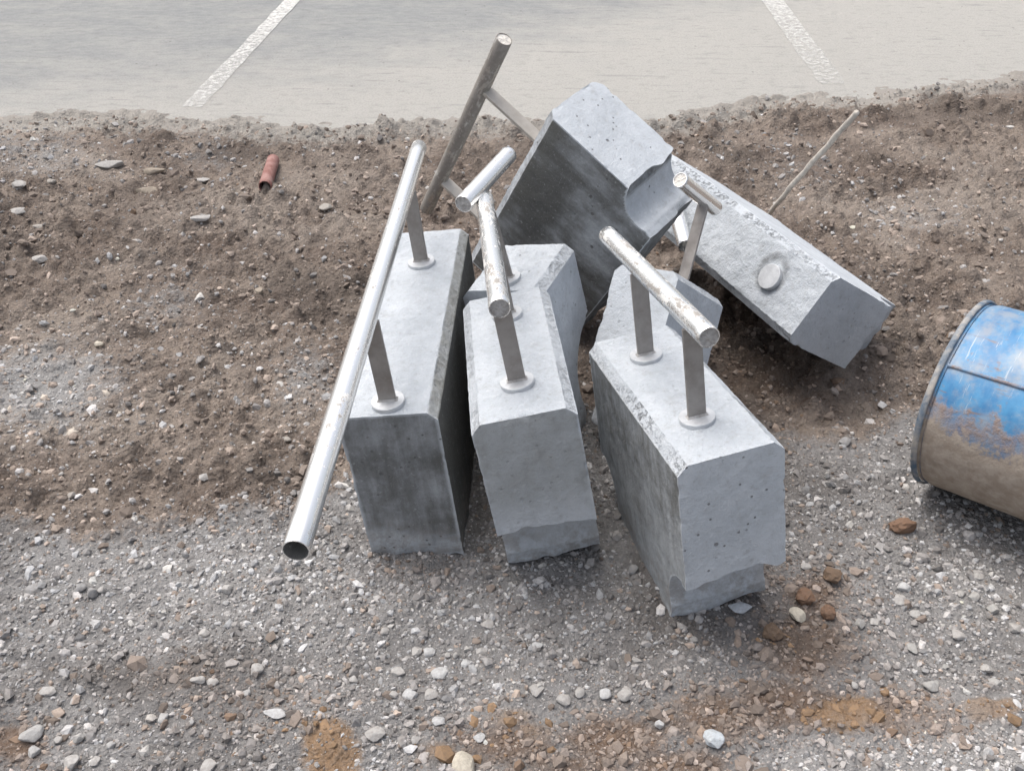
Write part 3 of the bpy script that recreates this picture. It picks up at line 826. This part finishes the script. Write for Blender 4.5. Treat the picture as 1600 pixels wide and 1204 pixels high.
p0, p1 = at(414, 292, z=0.035), at(427, 250, z=0.03)
tag(tube_between('red_tube', p0, p1, 0.026, 0.004, M_RED), 'short faded red tube lying on the soil', 'tube')

# ------------------------------------------------------------------ blue drum
def blue_drum():
    th, R_, Ld = 0.75, 0.234, 0.80
    ax = Vector((math.cos(th), -math.sin(th), 0.09)).normalized()
    root = bpy.data.objects.new('steel_drum', None); C.objects.link(root)
    yv = ax; zv = (Vector((0, 0, 1)) - yv * yv.z).normalized(); xv = yv.cross(zv)
    m = Matrix(((xv.x, yv.x, zv.x, 1.077), (xv.y, yv.y, zv.y, 1.90), (xv.z, yv.z, zv.z, 0.236), (0, 0, 0, 1)))
    root.matrix_world = m
    tag(root, 'dented blue steel drum lying on its side, lower half caked in mud', 'drum')
    seg, n = 144, 96
    ph = np.linspace(0, 2 * np.pi, seg, endpoint=False)
    yy = np.linspace(0.012, Ld - 0.012, n)
    PH, YY = np.meshgrid(ph, yy)
    rad = np.full_like(PH, R_ - 0.006)
    for hy in (0.30, 0.55): rad += 0.009 * np.exp(-((YY - hy) / 0.010) ** 2)
    rad -= 0.004 * np.exp(-((YY - 0.02) / 0.008) ** 2)
    rad += 0.004 * noise2(PH * 3, YY * 5, 3) * np.sin(PH * 0.5) ** 2 + 0.0012 * noise2(PH * 9 * np.sin(PH * .5), YY * 16, 4)
    # flattened on the upper camera side
    camdir = math.atan2(0.55, -0.8)
    def flat(p): return -0.012 * np.exp(-((np.angle(np.exp(1j * (p - math.radians(58)))) / 0.55) ** 2))
    rad += flat(PH)
    x = rad * np.cos(PH); z = rad * np.sin(PH)
    idx = np.arange(seg * n).reshape(n, seg)
    nxt = np.roll(idx, -1, axis=1)
    q = np.stack([idx[:-1], nxt[:-1], nxt[1:], idx[1:]], -1).reshape(-1, 4)
    me = fast_mesh('drum_shell', np.stack([x.ravel(), YY.ravel(), z.ravel()], -1), q[:, ::-1], True)
    hgt = z.ravel() / R_
    fattr(me, 'mud', sstep(0.78, -0.30, hgt + 0.10 * YY.ravel()))
    # rust frame left by an old sticker
    a0, y0 = math.radians(SEAM + 9), 0.085
    da = (PH.ravel() - a0) * R_; dy = YY.ravel() - y0
    sdf = np.maximum(np.abs(da) - 0.013, np.abs(dy) - 0.030)
    fattr(me, 'rust', np.exp(-(sdf / 0.007) ** 2) * 0.6)
    link('drum_shell', me, M_DRUM, root)
    # chimes and end lids
    for y, o in ((0.0, 1), (Ld, -1)):
        bm = bmesh.new(); k = 12; rings = []
        for i in range(seg):
            a = ph[i]; rc = R_ - 0.003 + float(flat(np.array(a)))
            rings.append([bm.verts.new(((rc + 0.0042 * math.cos(b)) * math.cos(a), y + o * (0.007 + 0.0075 * math.sin(b)), (rc + 0.0042 * math.cos(b)) * math.sin(a))) for b in np.linspace(0, 2 * math.pi, k, endpoint=False)])
        for i in range(seg):
            for j in range(k):
                bm.faces.new((rings[i][j], rings[(i + 1) % seg][j], rings[(i + 1) % seg][(j + 1) % k], rings[i][(j + 1) % k]))
        bmesh.ops.recalc_face_normals(bm, faces=bm.faces[:])
        link('rim', bm_mesh('rim', bm, True), M_RIM, root)
        bm = bmesh.new()
        vv = [bm.verts.new(((R_ - 0.006 + float(flat(np.array(a)))) * math.cos(a), y + o * 0.02, (R_ - 0.006 + float(flat(np.array(a)))) * math.sin(a))) for a in ph]
        bm.faces.new(vv if o < 0 else vv[::-1])
        me = bm_mesh('lid', bm); fattr(me, 'mud', np.full(seg, 0.4)); fattr(me, 'rust', np.zeros(seg))
        link('lid', me, M_DRUM, root)
    # welded seam along the side
    a = math.radians(SEAM)
    bm = bmesh.new(); rs = []
    for i in range(41):
        y = 0.02 + (Ld - 0.04) * i / 40
        hoop = sum(0.009 * math.exp(-((y - h_) / 0.010) ** 2) for h_ in (0.30, 0.55))
        ring = []
        for da, dr in ((-0.024, -0.008), (-0.016, 0.003), (0.0, 0.0055), (0.016, 0.003), (0.024, -0.008)):
            r = R_ - 0.006 + float(flat(np.array(a + da))) + dr + hoop
            ring.append(bm.verts.new((r * math.cos(a + da), y, r * math.sin(a + da))))
        rs.append(ring)
    for p, q in zip(rs[:-1], rs[1:]):
        for j in range(4): bm.faces.new((p[j], p[j + 1], q[j + 1], q[j]))
    bmesh.ops.recalc_face_normals(bm, faces=bm.faces[:])
    me = bm_mesh('seam', bm, True); nv = len(me.vertices)
    fattr(me, 'mud', np.full(nv, 0.32)); fattr(me, 'rust', np.zeros(nv))
    link('seam', me, M_DRUM, root)
SEAM = 46
blue_drum()

# ------------------------------------------------------------------ single stones and clods that can be told apart
def stone(name, px, py, wpx, hpx, col, label, cat, group=None, flat=0.55, round_=0.10, seed=0, sub=3):
    P = at(px, py, z=0.01)
    depth = (P - EYE) @ FW
    wpx, hpx = wpx * 0.88, hpx * 0.88
    rx = wpx / 2 * depth / FPX
    rz = hpx / 2 * depth / FPX
    rnd = np.random.default_rng(seed + 1000)
    bm = bmesh.new(); bmesh.ops.create_icosphere(bm, subdivisions=sub, radius=1.0)
    v = np.array([q.co[:] for q in bm.verts])
    # facet the stone with a handful of random planes
    for i in range(15):
        nrm = rnd.normal(0, 1, 3); nrm /= np.linalg.norm(nrm); d = rnd.uniform(0.52, 0.86)
        over = v @ nrm - d
        v = v - np.outer(np.maximum(over, 0), nrm) * (1 - round_)
    v = v * (1 + 0.05 * noise3(v[:, 0] * 2.5 + seed, v[:, 1] * 2.5, v[:, 2] * 2.5, seed))[:, None]
    if round_ > 0.3:
        v = v * (1 + 0.16 * noise3(v[:, 0] * 3 + seed, v[:, 1] * 3, v[:, 2] * 3, seed + 5) + 0.10 * noise3(v[:, 0] * 7, v[:, 1] * 7, v[:, 2] * 7, seed + 6))[:, None]
    ry = min(max(hpx / 2 * depth / FPX / 0.62, rx * 0.55), rx * 1.1)
    hz = min(rz * flat * 1.5, rx)
    v = v * np.array([rx * 1.08, ry, hz])
    a = rnd.uniform(-0.35, 0.35); ca, sa = math.cos(a), math.sin(a)
    v = v @ np.array([[ca, sa, 0], [-sa, ca, 0], [0, 0, 1]])
    for q, c in zip(bm.verts, v): q.co = c
    me = bm_mesh(name, bm); cattr(me, 'tint', np.tile(np.array(col), (len(me.vertices), 1)))
    o = link(name, me, M_STONE)
    gz = float(ground_z(np.array([P[0]]), np.array([P[1]]))[0])
    o.location = (P[0], P[1], gz + hz * 0.55)
    return tag(o, label, cat, group)

PALE, GREY, TAN, WHITE, CREAM, BROWN, RUST = (.40, .39, .375), (.28, .28, .28), (.31, .27, .22), (.48, .485, .485), (.52, .48, .40), (.16, .11, .075), (.19, .115, .075)
SINGLE = [
 ('stone', 232, 292, 58, 24, TAN, 'flat tan slab of stone, the nearer of two on the brown soil at left', 'stone'),
 ('stone', 241, 268, 46, 15, TAN, 'narrow tan slab just behind a flat slab on the brown soil', 'stone'),
 ('stone', 26, 328, 36, 17, PALE, 'oval pale grey stone near the left edge of the soil', 'stone'),
 ('stone', 174, 257, 52, 18, PALE, 'flat pale stone behind the tan slabs near the road', 'stone'),
 ('stone', 60, 402, 34, 18, PALE, 'pale stone half sunk in soil below the oval stone', 'stone'),
 ('stone', 403, 448, 20, 18, TAN, 'small orange tan stone alone on brown soil left of the longest block', 'stone'),
 ('stone', 152, 531, 18, 16, CREAM, 'small cream stone among dark clods at left', 'stone'),
 ('stone', 143, 927, 22, 26, GREY, 'upright angular grey stone in a trio on the gravel', 'stone'),
 ('stone', 125, 919, 20, 18, GREY, 'grey stone at the left of a trio on the gravel', 'stone'),
 ('stone', 158, 921, 16, 16, PALE, 'pale round stone at the right of a trio on the gravel', 'stone'),
 ('stone', 51, 919, 28, 18, GREY, 'grey slab stone left of the trio of stones', 'stone'),
 ('stone', 430, 1112, 44, 16, WHITE, 'long flat whitish stone in the left foreground', 'stone'),
 ('stone', 727, 1192, 50, 40, CREAM, 'large cream stone at the bottom edge between ochre patches', 'stone'),
 ('stone', 748, 1147, 22, 14, WHITE, 'small white stone on the ochre soil above the large cream stone', 'stone'),
 ('stone', 1114, 1154, 38, 32, (.48, .52, .55), 'bluish white lump of concrete rubble in the right foreground', 'rubble'),
 ('stone', 1245, 963, 32, 24, CREAM, 'cream stone beside brown clods near the front right block', 'stone'),
 ('concrete_chip', 1157, 951, 46, 18, (.50, .53, .56), 'sharp pale concrete chip at the foot of the front right block', 'concrete chip'),
 ('soil_clod', 1411, 822, 50, 24, RUST, 'elongated reddish brown clod between the front right block and the drum', 'soil clod'),
 ('soil_clod', 1299, 901, 36, 26, BROWN, 'dark brown clod, farthest of three beside the front right block', 'soil clod'),
 ('soil_clod', 1257, 934, 36, 24, RUST, 'brown clod nearest the foot of the front right block', 'soil clod'),
 ('soil_clod', 1294, 957, 28, 26, RUST, 'reddish brown clod right of the cream stone', 'soil clod'),
 ('soil_clod', 1207, 990, 34, 26, BROWN, 'dark clod below the pale concrete chip', 'soil clod'),
 ('stone', 1414, 913, 24, 16, WHITE, 'white oval stone below the elongated reddish clod', 'stone'),
 ('stone', 1321, 688, 26, 18, GREY, 'grey stone on gravel between front right block and lying block', 'stone'),
 ('stone', 990, 886, 22, 22, GREY, 'grey stone against the left side of the front right block', 'stone'),
 ('stone', 355, 920, 20, 18, PALE, 'pale grey stone left of and below the open rail end', 'stone'),
 ('stone', 320, 988, 22, 17, PALE, 'rounded pale stone on gravel well left of the longest block', 'stone'),
 ('stone', 1335, 1070, 14, 22, PALE, 'upright pale stone above the right ochre patch', 'stone'),
]
for i, s_ in enumerate(SINGLE):
    clod = s_[0] == 'soil_clod'
    stone(*s_[:6], s_[6], s_[7], round_=0.5 if clod else 0.12, seed=i * 7 + 3, flat=0.8 if clod else 0.55)
ORD = ['first', 'second', 'third', 'fourth', 'fifth', 'sixth', 'seventh', 'eighth', 'ninth']
def stone_field(spots, colours, zones_, rows, group, seed):
    """Stones of one field; each label names its size, shape and the landmark it lies by."""
    big = sorted(w * h for _, _, w, h in spots)
    info = []
    for i, (px, py, w, h) in enumerate(spots):
        a = w * h
        size = 'small' if a <= big[len(big) // 3] else ('large' if a > big[2 * len(big) // 3] else 'middling')
        shape = 'flat' if w > 1.6 * h else ('upright' if h > 1.15 * w else 'chunky')
        land = next(t for lim, t in zones_ if px <= lim)
        row = next(t for lim, t in rows if py <= lim)
        info.append((f'{size} {shape} pale stone {row} {land}', px))
    for i, (px, py, w, h) in enumerate(spots):
        lab, x = info[i]
        same = sorted(q for t, q in info if t == lab)
        if len(same) > 1:
            lab += f', {ORD[same.index(x)]} from left'
        stone('stone', px, py, w, h, colours[i % len(colours)], lab, 'stone', group, seed=seed + i)

stone_field([(640, 1078, 28, 22), (672, 1078, 32, 16), (614, 1078, 18, 14), (686, 1045, 34, 20), (622, 1040, 28, 16), (650, 1007, 22, 16), (668, 1008, 24, 14), (700, 1016, 12, 12), (712, 1016, 12, 12),
        (728, 1028, 18, 14), (838, 1074, 32, 16), (881, 1086, 26, 20), (945, 1075, 24, 18), (978, 1078, 30, 24), (906, 1074, 20, 16), (1032, 1126, 18, 26), (600, 976, 18, 18), (762, 962, 26, 14), (840, 1002, 20, 16),
        (752, 1008, 22, 10), (551, 1052, 20, 18), (686, 1122, 26, 16), (648, 1150, 20, 12), (586, 1142, 40, 20), (550, 1098, 18, 14)],
    [WHITE, PALE, PALE], [(730, 'the longest block'), (930, 'the middle front block'), (2000, 'the front right block')],
    [(1030, 'just below'), (1090, 'further below'), (2000, 'farthest below')], 'pale stones strewn over the gravel in front of the blocks', 300)
stone_field([(1345, 968, 22, 22), (1369, 965, 22, 15), (1428, 1005, 24, 18), (1408, 930, 28, 18), (1434, 952, 22, 18), (1498, 988, 26, 18), (1553, 945, 22, 28), (1545, 1038, 20, 22), (1556, 1064, 28, 16),
        (1505, 918, 16, 14), (1524, 925, 22, 14), (1590, 975, 24, 18), (1458, 1068, 34, 20), (1260, 882, 20, 14), (1480, 1035, 14, 10), (1532, 892, 24, 12)],
    [(.38, .375, .36), PALE], [(1400, 'beside the brown clods'), (1470, 'under the drum left rim'), (2000, 'by the right edge')],
    [(960, 'below the drum,'), (1010, 'on gravel,'), (2000, 'above the ochre soil,')], 'pale stones on the gravel below the drum', 400)
stone_field([(50, 1148, 42, 28), (122, 1150, 20, 22), (88, 1152, 16, 16), (52, 1172, 24, 22), (110, 1188, 30, 22), (146, 1184, 20, 18), (172, 1158, 18, 14), (76, 1082, 30, 14), (115, 1092, 16, 14), (255, 1120, 22, 16),
        (310, 1066, 26, 14), (332, 1064, 22, 12), (384, 1080, 18, 14), (400, 1046, 26, 22), (325, 1192, 32, 18), (300, 1130, 14, 14)],
    [(.37, .37, .365), PALE, PALE], [(200, 'in the lower left corner'), (2000, 'left of the ochre patch')],
    [(1100, 'on open gravel'), (1160, 'in the stony scatter'), (2000, 'at the bottom edge')], 'pale stones heaped at the bottom left corner', 500)
stone_field([(445, 676, 18, 12), (318, 742, 20, 14), (110, 774, 18, 12), (30, 288, 28, 18), (82, 286, 18, 14), (210, 370, 24, 12), (58, 346, 26, 10), (280, 600, 14, 12), (262, 612, 12, 10), (315, 346, 40, 12), (510, 320, 26, 14), (310, 282, 40, 10), (100, 668, 14, 12)],
    [(.36, .34, .31), PALE], [(150, 'near the left edge'), (350, 'well left of the blocks'), (2000, 'left of the longest block')],
    [(300, 'on soil beside the road,'), (400, 'on brown soil behind,'), (2000, 'on brown soil midway,')], 'small pale stones on the brown soil at left', 600)
